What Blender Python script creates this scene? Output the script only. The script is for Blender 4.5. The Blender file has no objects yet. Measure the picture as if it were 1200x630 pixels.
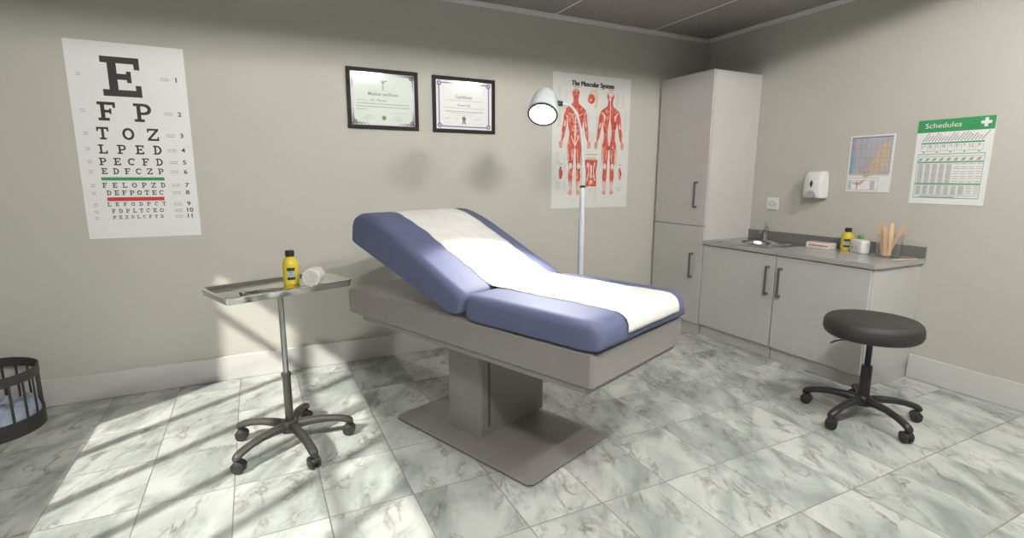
import bpy, bmesh, math, random
from math import sin, cos, pi, radians as R
from mathutils import Vector, Matrix
random.seed(7)
S = bpy.context.scene
COL = S.collection

# ------------------------------------------------------------------ room constants (metres)
D, X, ZC = 4.093, 4.269, 2.837          # back wall, right wall, ceiling height
XL, YF = -2.0, -1.7                     # left wall, front wall (behind the camera)

# ------------------------------------------------------------------ materials
def nt(name):
    m = bpy.data.materials.new(name); m.use_nodes = True
    t = m.node_tree; b = t.nodes['Principled BSDF']
    return m, t, b, t.nodes.new, t.links.new

def mat(name, col, rough=.5, metal=0., var=.06, scale=8., bump=0., bscale=200., coat=0., spec=.5, alpha_emit=None, stretch=None):
    m, t, b, N, L = nt(name)
    tc = N('ShaderNodeTexCoord'); no = N('ShaderNodeTexNoise'); no.inputs['Scale'].default_value = scale
    no.inputs['Detail'].default_value = 4
    src = tc.outputs['Object']
    if stretch:
        mp = N('ShaderNodeMapping'); mp.inputs['Scale'].default_value = stretch
        L(src, mp.inputs[0]); src = mp.outputs[0]
    L(src, no.inputs['Vector'])
    cr = N('ShaderNodeValToRGB')
    c0 = [max(0, c * (1 - var)) for c in col]; c1 = [min(1, c * (1 + var)) for c in col]
    cr.color_ramp.elements[0].color = (*c0, 1); cr.color_ramp.elements[1].color = (*c1, 1)
    cr.color_ramp.elements[0].position = .3; cr.color_ramp.elements[1].position = .7
    L(no.outputs['Fac'], cr.inputs[0]); L(cr.outputs[0], b.inputs['Base Color'])
    b.inputs['Roughness'].default_value = rough; b.inputs['Metallic'].default_value = metal
    b.inputs['Coat Weight'].default_value = coat; b.inputs['Specular IOR Level'].default_value = spec
    if bump:
        n2 = N('ShaderNodeTexNoise'); n2.inputs['Scale'].default_value = bscale; n2.inputs['Detail'].default_value = 3
        L(src, n2.inputs['Vector'])
        bp = N('ShaderNodeBump'); bp.inputs['Strength'].default_value = bump; bp.inputs['Distance'].default_value = .002
        L(n2.outputs['Fac'], bp.inputs['Height']); L(bp.outputs[0], b.inputs['Normal'])
    return m

def emit(name, col, strength):
    m, t, b, N, L = nt(name)
    b.inputs['Base Color'].default_value = (*col, 1)
    b.inputs['Emission Color'].default_value = (*col, 1)
    b.inputs['Emission Strength'].default_value = strength
    return m

def glass(name, tint=(1, 1, 1), rough=.02, refl=.5):
    """thin clear sheet: see-through with a fresnel reflection"""
    m, t, b, N, L = nt(name)
    t.nodes.remove(b)
    out = t.nodes['Material Output']
    tr = N('ShaderNodeBsdfTransparent'); tr.inputs[0].default_value = (*tint, 1)
    gl = N('ShaderNodeBsdfGlossy'); gl.inputs['Roughness'].default_value = rough
    fr = N('ShaderNodeLayerWeight'); fr.inputs[0].default_value = .5
    pw = N('ShaderNodeMath'); pw.operation = 'POWER'; pw.inputs[1].default_value = 5.
    mu = N('ShaderNodeMath'); mu.operation = 'MULTIPLY_ADD'; mu.inputs[1].default_value = .9; mu.inputs[2].default_value = .08 * refl
    mx = N('ShaderNodeMixShader')
    L(fr.outputs['Facing'], pw.inputs[0]); L(pw.outputs[0], mu.inputs[0]); L(mu.outputs[0], mx.inputs[0])
    L(tr.outputs[0], mx.inputs[1]); L(gl.outputs[0], mx.inputs[2]); L(mx.outputs[0], out.inputs[0])
    return m

TX0, TDX, TY0, TDY = -.93, .374, 1.268, .44
def floor_material():
    m, t, b, N, L = nt('marble_floor_tiles')
    def math_(op, a, c=None, clamp=False):
        n = N('ShaderNodeMath'); n.operation = op; n.use_clamp = clamp
        for i, v in enumerate((a, c)):
            if v is None: continue
            if isinstance(v, (int, float)): n.inputs[i].default_value = v
            else: L(v, n.inputs[i])
        return n.outputs[0]
    tc = N('ShaderNodeTexCoord'); sp = N('ShaderNodeSeparateXYZ'); L(tc.outputs['Object'], sp.inputs[0])
    ux = math_('DIVIDE', math_('SUBTRACT', sp.outputs[0], TX0), TDX)
    uy = math_('DIVIDE', math_('SUBTRACT', sp.outputs[1], TY0), TDY)
    ix, iy = math_('FLOOR', ux), math_('FLOOR', uy)
    fx, fy = math_('FRACT', ux), math_('FRACT', uy)
    dx = math_('MULTIPLY', math_('MINIMUM', fx, math_('SUBTRACT', 1., fx)), TDX)
    dy = math_('MULTIPLY', math_('MINIMUM', fy, math_('SUBTRACT', 1., fy)), TDY)
    d = math_('MINIMUM', dx, dy)
    grout = N('ShaderNodeMapRange'); grout.inputs[1].default_value = .0015; grout.inputs[2].default_value = .0032
    grout.inputs[3].default_value = 1; grout.inputs[4].default_value = 0; L(d, grout.inputs[0])
    cid = N('ShaderNodeCombineXYZ'); L(ix, cid.inputs[0]); L(iy, cid.inputs[1])
    wn = N('ShaderNodeTexWhiteNoise'); wn.noise_dimensions = '3D'; L(cid.outputs[0], wn.inputs['Vector'])
    off = N('ShaderNodeVectorMath'); off.operation = 'SCALE'; off.inputs['Scale'].default_value = 37.; L(wn.outputs['Color'], off.inputs[0])
    add = N('ShaderNodeVectorMath'); add.operation = 'ADD'; L(tc.outputs['Object'], add.inputs[0]); L(off.outputs[0], add.inputs[1])
    # rotate so the veins drift one way across the tiles
    mr = N('ShaderNodeMapping'); mr.inputs['Rotation'].default_value = (0, 0, R(-62)); L(add.outputs[0], mr.inputs[0])
    mp = N('ShaderNodeMapping'); mp.inputs['Scale'].default_value = (1.0, 1.9, 1)
    L(mr.outputs[0], mp.inputs[0])
    cloud = N('ShaderNodeTexNoise'); cloud.inputs['Scale'].default_value = 2.4; cloud.inputs['Detail'].default_value = 5; cloud.inputs['Distortion'].default_value = .6
    L(mp.outputs[0], cloud.inputs['Vector'])
    v1 = N('ShaderNodeTexNoise'); v1.inputs['Scale'].default_value = 2.3; v1.inputs['Detail'].default_value = 7; v1.inputs['Roughness'].default_value = .62; v1.inputs['Distortion'].default_value = 1.2
    L(mp.outputs[0], v1.inputs['Vector'])
    # ridge: thin where |noise-.5| is small
    r1 = math_('ABSOLUTE', math_('SUBTRACT', v1.outputs['Fac'], .5))
    rr = N('ShaderNodeMapRange'); rr.inputs[1].default_value = 0; rr.inputs[2].default_value = .04; rr.inputs[3].default_value = 1; rr.inputs[4].default_value = 0
    L(r1, rr.inputs[0])
    msk = N('ShaderNodeTexNoise'); msk.inputs['Scale'].default_value = 5.5; msk.inputs['Detail'].default_value = 4; L(mp.outputs[0], msk.inputs['Vector'])
    mk = N('ShaderNodeMapRange'); mk.inputs[1].default_value = .44; mk.inputs[2].default_value = .68; L(msk.outputs['Fac'], mk.inputs[0])
    vein = math_('MULTIPLY', rr.outputs[0], mk.outputs[0])
    sp2 = N('ShaderNodeTexNoise'); sp2.inputs['Scale'].default_value = 6.5; sp2.inputs['Detail'].default_value = 6; sp2.inputs['Roughness'].default_value = .65; L(mp.outputs[0], sp2.inputs['Vector'])
    blot = N('ShaderNodeMapRange'); blot.inputs[1].default_value = .54; blot.inputs[2].default_value = .74; L(sp2.outputs['Fac'], blot.inputs[0])
    base = N('ShaderNodeValToRGB')
    e = base.color_ramp.elements; e[0].position = .30; e[0].color = (.26, .29, .28, 1); e[1].position = .62; e[1].color = (.53, .555, .53, 1)
    L(cloud.outputs['Fac'], base.inputs[0])
    def mix(fac, a, c):
        n = N('ShaderNodeMix'); n.data_type = 'RGBA'
        L(fac, n.inputs['Factor'])
        for s, v in (('A', a), ('B', c)):
            k = [i for i in n.inputs if i.name == s and i.type == 'RGBA'][0]
            if isinstance(v, tuple): k.default_value = v
            else: L(v, k)
        return [o for o in n.outputs if o.type == 'RGBA'][0]
    c1 = mix(math_('MULTIPLY', blot.outputs[0], .5), base.outputs[0], (.15, .165, .15, 1))
    c2 = mix(math_('MULTIPLY', vein, .80), c1, (.16, .138, .105, 1))
    tone = N('ShaderNodeMapRange'); tone.inputs[3].default_value = .90; tone.inputs[4].default_value = 1.08; L(wn.outputs['Value'], tone.inputs[0])
    hs = N('ShaderNodeHueSaturation'); L(c2, hs.inputs['Color']); L(tone.outputs[0], hs.inputs['Value'])
    c3 = mix(grout.outputs[0], hs.outputs[0], (.20, .19, .18, 1))
    L(c3, b.inputs['Base Color'])
    ro = N('ShaderNodeMapRange'); ro.inputs[3].default_value = .10; ro.inputs[4].default_value = .6; L(grout.outputs[0], ro.inputs[0]); L(ro.outputs[0], b.inputs['Roughness'])
    bp = N('ShaderNodeBump'); bp.inputs['Strength'].default_value = .6; bp.inputs['Distance'].default_value = .002; bp.invert = True
    L(grout.outputs[0], bp.inputs['Height']); L(bp.outputs[0], b.inputs['Normal'])
    b.inputs['Specular IOR Level'].default_value = .5
    return m

def ceiling_material():
    m, t, b, N, L = nt('ceiling_tile')
    tc = N('ShaderNodeTexCoord'); mp = N('ShaderNodeMapping'); mp.inputs['Scale'].default_value = (1, 2.2, 1); L(tc.outputs['Object'], mp.inputs[0])
    n = N('ShaderNodeTexNoise'); n.inputs['Scale'].default_value = 38; n.inputs['Detail'].default_value = 3; L(mp.outputs[0], n.inputs['Vector'])
    cr = N('ShaderNodeValToRGB'); e = cr.color_ramp.elements
    e[0].position = .33; e[0].color = (.18, .16, .15, 1); e[1].position = .42; e[1].color = (.33, .30, .285, 1)
    L(n.outputs['Fac'], cr.inputs[0]); L(cr.outputs[0], b.inputs['Base Color']); b.inputs['Roughness'].default_value = .9
    return m

def muscle_material():
    m, t, b, N, L = nt('printed_muscle_red')
    tc = N('ShaderNodeTexCoord'); mp = N('ShaderNodeMapping'); mp.inputs['Scale'].default_value = (1.9, 1, .55); L(tc.outputs['Object'], mp.inputs[0])
    mp.inputs['Scale'].default_value = (1, .38, 1)
    n = N('ShaderNodeTexNoise'); n.inputs['Scale'].default_value = 42; n.inputs['Detail'].default_value = 3; n.inputs['Distortion'].default_value = .8
    L(mp.outputs[0], n.inputs['Vector'])
    cr = N('ShaderNodeValToRGB'); e = cr.color_ramp.elements
    e[0].position = .30; e[0].color = (.30, .03, .02, 1); e[1].position = .72; e[1].color = (.80, .60, .54, 1)
    k = e.new(.42); k.color = (.52, .07, .045, 1); k = e.new(.58); k.color = (.62, .12, .075, 1)
    L(n.outputs['Fac'], cr.inputs[0]); L(cr.outputs[0], b.inputs['Base Color']); b.inputs['Roughness'].default_value = .6
    return m

M = {}
M['wall'] = mat('painted_wall', (.50, .486, .445), .62, var=.015, scale=2, spec=.3)
M['wall_dark'] = mat('dark_low_bounce_wall', (.14, .15, .16), .6, var=.03)  # unseen front wall: dark tone made up to cut bounced light
M['base'] = mat('painted_skirting', (.60, .585, .575), .5, var=.02)
M['ceil'] = ceiling_material()
M['trim'] = mat('ceiling_rail', (.70, .71, .73), .4, var=.03)
M['floor'] = floor_material()
M['frame_metal'] = mat('warm_grey_enamel', (.25, .23, .224), .36, var=.04, scale=5, spec=.45)
M['frame_dark'] = mat('dark_slot', (.10, .092, .088), .5)
M['vinyl'] = mat('blue_vinyl', (.105, .12, .215), .6, spec=.3, var=.04, bump=.12, bscale=350)
M['paper'] = mat('couch_paper', (.68, .67, .65), .75, var=.05, scale=16, bump=.8, bscale=26)
M['steel'] = mat('polished_steel', (.78, .78, .77), .12, 1., var=.03, scale=20)
M['chrome'] = mat('brushed_chrome', (.58, .59, .60), .24, 1., var=.04)
M['sink'] = mat('sink_steel', (.50, .50, .50), .2, 1., var=.05)
M['blk'] = mat('brown_black_plastic', (.052, .046, .043), .42, var=.08)
M['blk2'] = mat('black_plastic', (.022, .021, .022), .4, var=.08)
M['piston'] = mat('blue_black_piston', (.022, .022, .045), .3, .4)
M['seat'] = mat('black_upholstery', (.034, .030, .029), .55, var=.12, bump=.5, bscale=260)
M['cab'] = mat('gloss_white_laminate', (.50, .49, .48), .12, var=.015, coat=.3)
M['cabside'] = mat('satin_white_laminate', (.52, .51, .50), .38, var=.015)
M['handle'] = mat('dark_grey_metal', (.15, .15, .15), .35, .6)
M['top'] = mat('grey_laminate', (.36, .355, .345), .2, var=.05, scale=60)
M['splash'] = mat('grey_upstand', (.16, .155, .155), .35, var=.05, scale=60)
M['bin'] = mat('dark_grey_bin_metal', (.045, .042, .040), .45)
M['bag'] = mat('pale_blue_liner', (.42, .48, .62), .5, var=.12, bump=.6, bscale=30)
M['lamp'] = mat('white_lamp_enamel', (.56, .60, .64), .3, var=.02)
M['lampglow'] = emit('lamp_bulb_glow', (1, .98, .95), 9.)
M['troffer'] = emit('ceiling_light_tube', (1, .97, .90), 1620.)
M['housing'] = mat('luminaire_housing', (.05, .05, .05), .6)
M['yellow'] = mat('yellow_plastic', (.62, .48, .035), .3, var=.04, coat=.2)
M['white'] = mat('white_plastic', (.68, .68, .67), .35, var=.02)
M['whitegreen'] = mat('green_cap', (.12, .30, .05), .4)
M['greyp'] = mat('grey_plastic', (.36, .39, .39), .4)
M['gauze'] = mat('cotton_gauze', (.60, .585, .56), .9, var=.08, scale=90, bump=.8, bscale=160)
M['wood'] = mat('pale_wood', (.68, .45, .27), .6, var=.12, scale=12, stretch=(1, 1, .1))
M['pframe'] = mat('black_frame', (.012, .011, .010), .5, spec=.2)
M['sheet'] = mat('white_poster_paper', (.76, .76, .77), .5, var=.01)
M['sheet2'] = mat('cream_poster_paper', (.66, .66, .645), .35, var=.01)
M['ink'] = mat('black_ink', (.035, .03, .028), .6)
M['ink2'] = mat('grey_ink', (.20, .19, .19), .6)
M['ink3'] = mat('pale_grey_ink', (.40, .40, .40), .6)
M['pgreen'] = mat('printed_green', (.045, .30, .11), .5)
M['pgreen2'] = mat('printed_pale_green', (.16, .45, .25), .5)
M['pred'] = mat('printed_red', (.58, .045, .05), .5)
M['muscle'] = muscle_material()
M['flesh'] = mat('printed_flesh', (.62, .30, .20), .6, var=.1, scale=60)
M['bone'] = mat('printed_bone', (.62, .50, .33), .6, var=.1, scale=60)
M['tendon'] = mat('printed_white_tendon', (.70, .60, .57), .6, var=.08, scale=60)
M['mint'] = mat('pale_mint_paper', (.60, .67, .62), .4, var=.02)
M['lilac'] = mat('pale_lilac_paper', (.64, .60, .67), .4, var=.02)
M['purple'] = mat('violet_ink', (.13, .115, .30), .5)
M['greyorn'] = mat('ornament_grey_ink', (.16, .15, .17), .5, var=.3, scale=120)
M['gold'] = mat('gold_seal', (.24, .17, .05), .5)
M['blueink'] = mat('blue_ink', (.10, .22, .55), .5)
M['mapgrey'] = mat('chart_grey', (.42, .42, .46), .5)
M['maporange'] = mat('chart_orange', (.56, .44, .33), .5)
M['mappink'] = mat('chart_pink', (.50, .17, .34), .5)
M['mapteal'] = mat('chart_teal', (.16, .40, .45), .5)
M['mapblue'] = mat('chart_blue', (.16, .17, .40), .5)
M['glasspane'] = glass('window_glass', (.97, .98, .98), .0, .5)
M['pictureglass'] = glass('picture_glass', (1, 1, 1), .07, .10)
M['jar'] = glass('jar_glass', (.985, .99, .99), .04, .9)
M['labelwhite'] = mat('bottle_label', (.36, .45, .42), .5)
M['ground'] = mat('outdoor_paving', (.35, .34, .32), .9, scale=3)

# ------------------------------------------------------------------ mesh builder
class MB:
    def __init__(s): s.v = []; s.f = []; s.m = []; s.mi = 0; s.k = 0
    def lay(s, z):
        s.k += 1
        return z + (s.k % 12) * 2e-5 if z else z
    def add(s, vs, fs):
        o = len(s.v); s.v += [tuple(v) for v in vs]
        for f in fs: s.f.append([i + o for i in f]); s.m.append(s.mi)
        return s
    def box(s, x0, x1, y0, y1, z0, z1, M4=None):
        vs = [Vector((x, y, z)) for z in (z0, z1) for y in (y0, y1) for x in (x0, x1)]
        if M4: vs = [M4 @ v for v in vs]
        return s.add(vs, [(0, 2, 3, 1), (4, 5, 7, 6), (0, 1, 5, 4), (2, 6, 7, 3), (0, 4, 6, 2), (1, 3, 7, 5)])
    def quad(s, x0, x1, y0, y1, z=0.):
        z = s.lay(z)
        return s.add([(x0, y0, z), (x1, y0, z), (x1, y1, z), (x0, y1, z)], [(0, 1, 2, 3)])
    def poly(s, pts, z=0.):
        z = s.lay(z); vs = [(p[0], p[1], z) for p in pts]
        a = sum(pts[i][0] * pts[(i + 1) % len(pts)][1] - pts[(i + 1) % len(pts)][0] * pts[i][1] for i in range(len(pts)))
        idx = list(range(len(pts)))
        return s.add(vs, [idx if a > 0 else idx[::-1]])
    def disc(s, cx, cy, rx, ry=None, z=0., n=20):
        ry = ry or rx
        return s.poly([(cx + rx * cos(2 * pi * i / n), cy + ry * sin(2 * pi * i / n)) for i in range(n)], z)
    def ring(s, cx, cy, r0, r1, z=0., n=24, sy=1.):
        vs = []; fs = []
        for i in range(n):
            a = 2 * pi * i / n
            vs += [(cx + r0 * cos(a), cy + r0 * sin(a) * sy, z), (cx + r1 * cos(a), cy + r1 * sin(a) * sy, z)]
        for i in range(n):
            j = (i + 1) % n; fs.append((2 * i, 2 * i + 1, 2 * j + 1, 2 * j))
        return s.add(vs, fs)
    def line(s, pts, w, z=0., ws=None):
        """flat ribbon along a 2-D polyline, with optional widths"""
        z = s.lay(z); n = len(pts); vs = []; fs = []
        for i, p in enumerate(pts):
            a = Vector(pts[max(0, i - 1)]); b = Vector(pts[min(n - 1, i + 1)]); d = (b - a)
            d = d.normalized() if d.length else Vector((1, 0)); nn = Vector((-d.y, d.x)); hw = (ws[i] if ws else w) / 2
            vs += [(p[0] - nn.x * hw, p[1] - nn.y * hw, z), (p[0] + nn.x * hw, p[1] + nn.y * hw, z)]
        for i in range(n - 1): fs.append((2 * i, 2 * i + 2, 2 * i + 3, 2 * i + 1))
        return s.add(vs, fs)
    def loops(s, loops, cap0=True, cap1=True):
        n = len(loops[0]); o = len(s.v); fs = []
        for l in loops: s.v += [tuple(p) for p in l]
        for k in range(len(loops) - 1):
            for i in range(n):
                j = (i + 1) % n; fs.append([o + k * n + i, o + k * n + j, o + (k + 1) * n + j, o + (k + 1) * n + i])
        if cap0: fs.append([o + i for i in range(n)][::-1])
        if cap1: fs.append([o + (len(loops) - 1) * n + i for i in range(n)])
        for f in fs: s.f.append(f); s.m.append(s.mi)
        return s
    def lathe(s, prof, n=40, M4=None, cap=True):
        """prof: (radius, z) from bottom to top"""
        ls = []
        for r, z in prof:
            l = [Vector((max(r, 1e-4) * cos(2 * pi * i / n), max(r, 1e-4) * sin(2 * pi * i / n), z)) for i in range(n)]
            if M4: l = [M4 @ p for p in l]
            ls.append(l)
        return s.loops(ls, cap, cap)
    def tube(s, pts, r, n=12, rs=None, cap=True, flat=1.):
        pts = [Vector(p) for p in pts]; ls = []; prev = None
        for i, p in enumerate(pts):
            t = (pts[min(i + 1, len(pts) - 1)] - pts[max(i - 1, 0)]).normalized()
            if prev is None:
                a = Vector((0, 0, 1)) if abs(t.z) < .9 else Vector((1, 0, 0)); u = t.cross(a).normalized()
            else: u = (prev - t * prev.dot(t)).normalized()
            prev = u; w = t.cross(u); rr = rs[i] if rs else r
            ls.append([p + u * rr * cos(2 * pi * k / n) + w * rr * flat * sin(2 * pi * k / n) for k in range(n)])
        return s.loops(ls, cap, cap)
    def text(s, body, size, x, y, z=0., sx=1., bold=0., align='CENTER', shear=0., rot=0.):
        cu = bpy.data.curves.new('lettering', 'FONT'); cu.body = body; cu.size = size; cu.align_x = align; cu.align_y = 'CENTER'
        cu.offset = bold; cu.shear = shear; cu.resolution_u = 3; cu.fill_mode = 'FRONT'
        ob = bpy.data.objects.new('lettering', cu); COL.objects.link(ob)
        dg = bpy.context.evaluated_depsgraph_get(); me = bpy.data.meshes.new_from_object(ob.evaluated_get(dg))
        c, q = cos(rot), sin(rot)
        vs = [(x + v.co.x * sx * c - v.co.y * q, y + v.co.x * sx * q + v.co.y * c, z) for v in me.vertices]
        fs = [list(p.vertices) for p in me.polygons]
        bpy.data.objects.remove(ob); bpy.data.curves.remove(cu); bpy.data.meshes.remove(me)
        return s.add(vs, fs)
    def build(s, name, mats, parent=None, smooth=True, bevel=0., seg=2, loc=None, rot=None, normals=True, sub=0, angle=35):
        me = bpy.data.meshes.new(name); me.from_pydata(s.v, [], s.f)
        mats = mats if isinstance(mats, (list, tuple)) else [mats]
        for m in mats: me.materials.append(M[m] if isinstance(m, str) else m)
        for p, k in zip(me.polygons, s.m): p.material_index = k
        if normals:
            bm = bmesh.new(); bm.from_mesh(me); bmesh.ops.recalc_face_normals(bm, faces=bm.faces); bm.to_mesh(me); bm.free()
        o = bpy.data.objects.new(name, me); COL.objects.link(o)
        if parent: o.parent = parent
        if loc: o.location = loc
        if rot: o.rotation_euler = rot
        if bevel:
            b = o.modifiers.new('bevel', 'BEVEL'); b.width = bevel; b.segments = seg; b.limit_method = 'ANGLE'; b.angle_limit = R(angle)
            b.harden_normals = False
        if sub:
            b = o.modifiers.new('subd', 'SUBSURF'); b.levels = sub; b.render_levels = sub
        if smooth:
            me.shade_smooth()
            if not sub:
                try: me.set_sharp_from_angle(angle=R(angle))
                except Exception: pass
        return o

def tag(o, label, cat, group=None, kind=None):
    if label: o['label'] = label
    if cat: o['category'] = cat
    if group: o['group'] = group
    if kind: o['kind'] = kind
    return o
def empty(name, loc, rz=0., label=None, cat=None, group=None, rot=None):
    o = bpy.data.objects.new(name, None); COL.objects.link(o); o.location = loc; o.rotation_euler = rot or (0, 0, rz)
    o.empty_display_size = .1
    return tag(o, label, cat, group)
def struct(name, mb, mats, **k):
    o = mb.build(name, mats, **k)
    if not k.get('parent'): o['kind'] = 'structure'
    return o
def copy_tree(o, parent=None):
    c = o.copy(); COL.objects.link(c); c.parent = parent
    for ch in [x for x in o.children]: copy_tree(ch, c)
    return c
def rrect(hx, hy, r, n=5, cx=0., cy=0.):
    """rounded rectangle outline, counter-clockwise"""
    pts = []
    for qx, qy, a0 in ((1, 1, 0), (-1, 1, 90), (-1, -1, 180), (1, -1, 270)):
        for k in range(n + 1):
            a = R(a0 + 90 * k / n); pts.append((cx + qx * (hx - r) + r * cos(a), cy + qy * (hy - r) + r * sin(a)))
    return pts
BACK = (R(90), 0, 0); RIGHT = (R(90), 0, R(-90))

# ------------------------------------------------------------------ the room
T = .12
struct('floor', MB().quad(XL - T, X + T, YF - T, D + T, 0), 'floor', smooth=False)
struct('wall_back', MB().box(XL - T, X + T, D, D + T, 0, ZC + .3), 'wall', smooth=False)
struct('wall_right', MB().box(X, X + T, YF, D, 0, ZC + .3), 'wall', smooth=False)
struct('wall_front', MB().box(XL - T, X + T, YF - T, YF, 0, ZC + .3), 'wall_dark', smooth=False)
WY0, WY1, WZ0, WZ1 = -.25, 3.0, .985, 2.56
wl = MB().box(XL - T, XL, YF, WY0, 0, ZC + .3).box(XL - T, XL, WY1, D, 0, ZC + .3)
wl.box(XL - T, XL, WY0, WY1, 0, WZ0).box(XL - T, XL, WY0, WY1, WZ1, ZC + .3)
struct('wall_left', wl, 'wall', smooth=False)
# window in the left wall: casement frame, mullions, a transom, glass
wr = empty('window_1', (XL, (WY0 + WY1) / 2, WZ0)); wr['kind'] = 'structure'
hw = (WY1 - WY0) / 2; hh = WZ1 - WZ0
wf = MB(); fw_ = .045
wf.box(-.075, -.02, -hw, hw, 0, fw_).box(-.075, -.02, -hw, hw, hh - fw_, hh)
wf.box(-.075, -.02, -hw, -hw + fw_, fw_, hh - fw_).box(-.075, -.02, hw - fw_, hw, fw_, hh - fw_)
yc = (WY0 + WY1) / 2
for y in (2.90, 2.48, 1.97, 1.46, .95, .44):
    wf.box(-.070, -.025, y - yc - .028, y - yc + .028, fw_, hh - fw_)
wf.box(-.068, -.027, -hw + fw_, hw - fw_, 2.20 - WZ0 - .025, 2.20 - WZ0 + .025)
wf.build('window_frame', 'white', wr, bevel=.003)
MB().box(-.049, -.046, -hw + fw_, hw - fw_, fw_, hh - fw_).build('window_pane', 'glasspane', wr, smooth=False)
MB().box(-.02, .05, -hw - .03, hw + .03, -.03, 0).build('window_sill', 'white', wr, bevel=.004)

# ceiling with three openings for the recessed luminaires
LX = (.07, 1.57, 3.08); LY = .38; HS = .30
cm = MB()
cm.box(XL, X, LY + HS, D, ZC, ZC + .012).box(XL, X, YF, LY - HS, ZC, ZC + .012)
xs = [XL] + [v for lx in LX for v in (lx - HS, lx + HS)] + [X]
for i in range(0, len(xs), 2): cm.box(xs[i], xs[i + 1], LY - HS, LY + HS, ZC, ZC + .012)
cm.mi = 1
for gx in (2.445 + 1.085, 2.445, 2.445 - 1.085, 2.445 - 2.17, 2.445 - 3.255):
    y0 = LY + HS if any(abs(gx - lx) < HS + .02 for lx in LX) else YF
    cm.box(gx - .007, gx + .007, y0, D - .02, ZC - .003, ZC)
for gy in (2.35, .80): cm.box(XL, X - .02, gy - .007, gy + .007, ZC - .003, ZC - .0005)
struct('ceiling', cm, ['ceil', 'trim'], smooth=False)
def rail(name, a):
    struct(name, a, 'trim', bevel=.002)
rail('trim_1', MB().box(XL, X, D - .024, D, ZC - .006, ZC).box(XL, X, D - .006, D, ZC - .035, ZC - .006))
rail('trim_2', MB().box(X - .024, X, YF, D - .024, ZC - .006, ZC).box(X - .006, X, YF, D - .024, ZC - .035, ZC - .006))
LD = .046; BULB = .012
for i, lx in enumerate(LX):
    r = empty('ceiling_light', (lx, LY, ZC), 0, ['recessed ceiling light nearest the window, out of frame', 'recessed ceiling light above the middle of the room, out of frame', 'recessed ceiling light nearest the cabinet wall, out of frame'][i], 'ceiling light')
    h = MB().box(-HS - .01, HS + .01, -HS - .01, -HS, .012, .14).box(-HS - .01, HS + .01, HS, HS + .01, .012, .14)
    h.box(-HS - .01, -HS, -HS, HS, .012, .14).box(HS, HS + .01, -HS, HS, .012, .14).box(-HS - .01, HS + .01, -HS - .01, HS + .01, .14, .15)
    h.build('housing', 'housing', r, smooth=False)
    MB().tube([(-.20, 0, LD), (.20, 0, LD)], BULB, 16).build('tube', 'troffer', r)
    for sx in (-1, 1): MB().box(sx * .215 - .014, sx * .215 + .014, -.02, .02, LD - .02, .14).build('lamp_holder', 'housing', r, smooth=False)
# skirting
def skirting(name, fn):
    b = MB(); fn(b, 0); struct(name, b, 'base', bevel=.004, seg=2)
skirting('baseboard_back', lambda b, q: b.box(XL, 3.66, D - .016, D, 0, .178))
skirting('baseboard_right', lambda b, q: b.box(X - .016, X, YF, 1.948, 0, .178))
skirting('baseboard_left', lambda b, q: b.box(XL, XL + .016, YF, D - .016, 0, .178))
struct('ground_outside', MB().quad(-30, XL - T - .01, -20, 20, -.3), 'ground', smooth=False)

# ------------------------------------------------------------------ examination couch
TH = R(21.3)
couch = empty('examination_couch', (1.201, 2.644, 0), TH - pi / 2, 'blue padded examination couch with raised backrest on grey pedestal base', 'examination couch')
# base plate: thin rim, sloping shoulders, flat middle; corners cut
def cutrect(x0, x1, y0, y1, c, z):
    return [(x0 + c, y0, z), (x1 - c, y0, z), (x1, y0 + c, z), (x1, y1 - c, z), (x1 - c, y1, z), (x0 + c, y1, z), (x0, y1 - c, z), (x0, y0 + c, z)]
P0 = (-.475, .605, -.375, .315)
def pl_(i, c, z): return cutrect(P0[0] + i, P0[1] - i, P0[2] + i, P0[3] - i, c, z)
MB().loops([pl_(.006, .022, 0), pl_(0, .024, .006), pl_(0, .024, .012), pl_(.010, .024, .018), pl_(.05, .022, .038), pl_(.09, .02, .050), pl_(.105, .02, .0515)]).build('base_plate', 'frame_metal', couch, angle=50)
c = MB().loops([cutrect(-.11, .155, -.265, .285, .012, z) for z in (.045, .582)])
c.build('pedestal', 'frame_metal', couch, bevel=.004, angle=30)
MB().box(.1545, .158, -.205, -.190, .095, .575).build('slot', 'frame_dark', couch, smooth=False)
# bed frame
fr = MB().loops([cutrect(-.89 + a, .95 - a, -.411 + a, .411 - a, .012, z) for a, z in ((.010, .600), (0, .610), (-.002, .70), (-.001, .748), (.010, .757))])
fr.build('bed_frame', 'frame_metal', couch, angle=30)
MB().loops([cutrect(-.755, .925, -.400, .400, .008, z) for z in (.574, .602)]).build('lower_rail', 'frame_metal', couch, bevel=.003)

def cushion(stations, hw_, rt=.042, rb=.012, n=6):
    """stations: (bottom s, bottom z, top s, top z, side inset)"""
    ls = []
    for bs, bz, ts, tz, ins in stations:
        B = Vector((bs, 0, bz)); Tp = Vector((ts, 0, tz)); H = (Tp - B).length; dr = (Tp - B) / max(H, 1e-6)
        a = min(rt, H * .55); b = min(rb, H * .3); w = hw_ - ins; l = []
        for k in range(n + 1):
            q = R(90 * k / n); l.append((w - a + a * cos(q), H - a + a * sin(q)))
        for k in range(n + 1):
            q = R(90 + 90 * k / n); l.append((-w + a + a * cos(q), H - a + a * sin(q)))
        for k in range(n + 1):
            q = R(180 + 90 * k / n); l.append((-w + b + b * cos(q), b + b * sin(q)))
        for k in range(n + 1):
            q = R(270 + 90 * k / n); l.append((w - b + b * cos(q), b + b * sin(q)))
        ls.append([B + dr * v + Vector((0, t, 0)) for t, v in l])
    return MB().loops(ls)
def lerp_profile(pts, s):
    for (a, za), (b, zb) in zip(pts, pts[1:]):
        if a <= s <= b: return za + (zb - za) * (s - a) / (b - a)
    return pts[0][1] if s < pts[0][0] else pts[-1][1]
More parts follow.
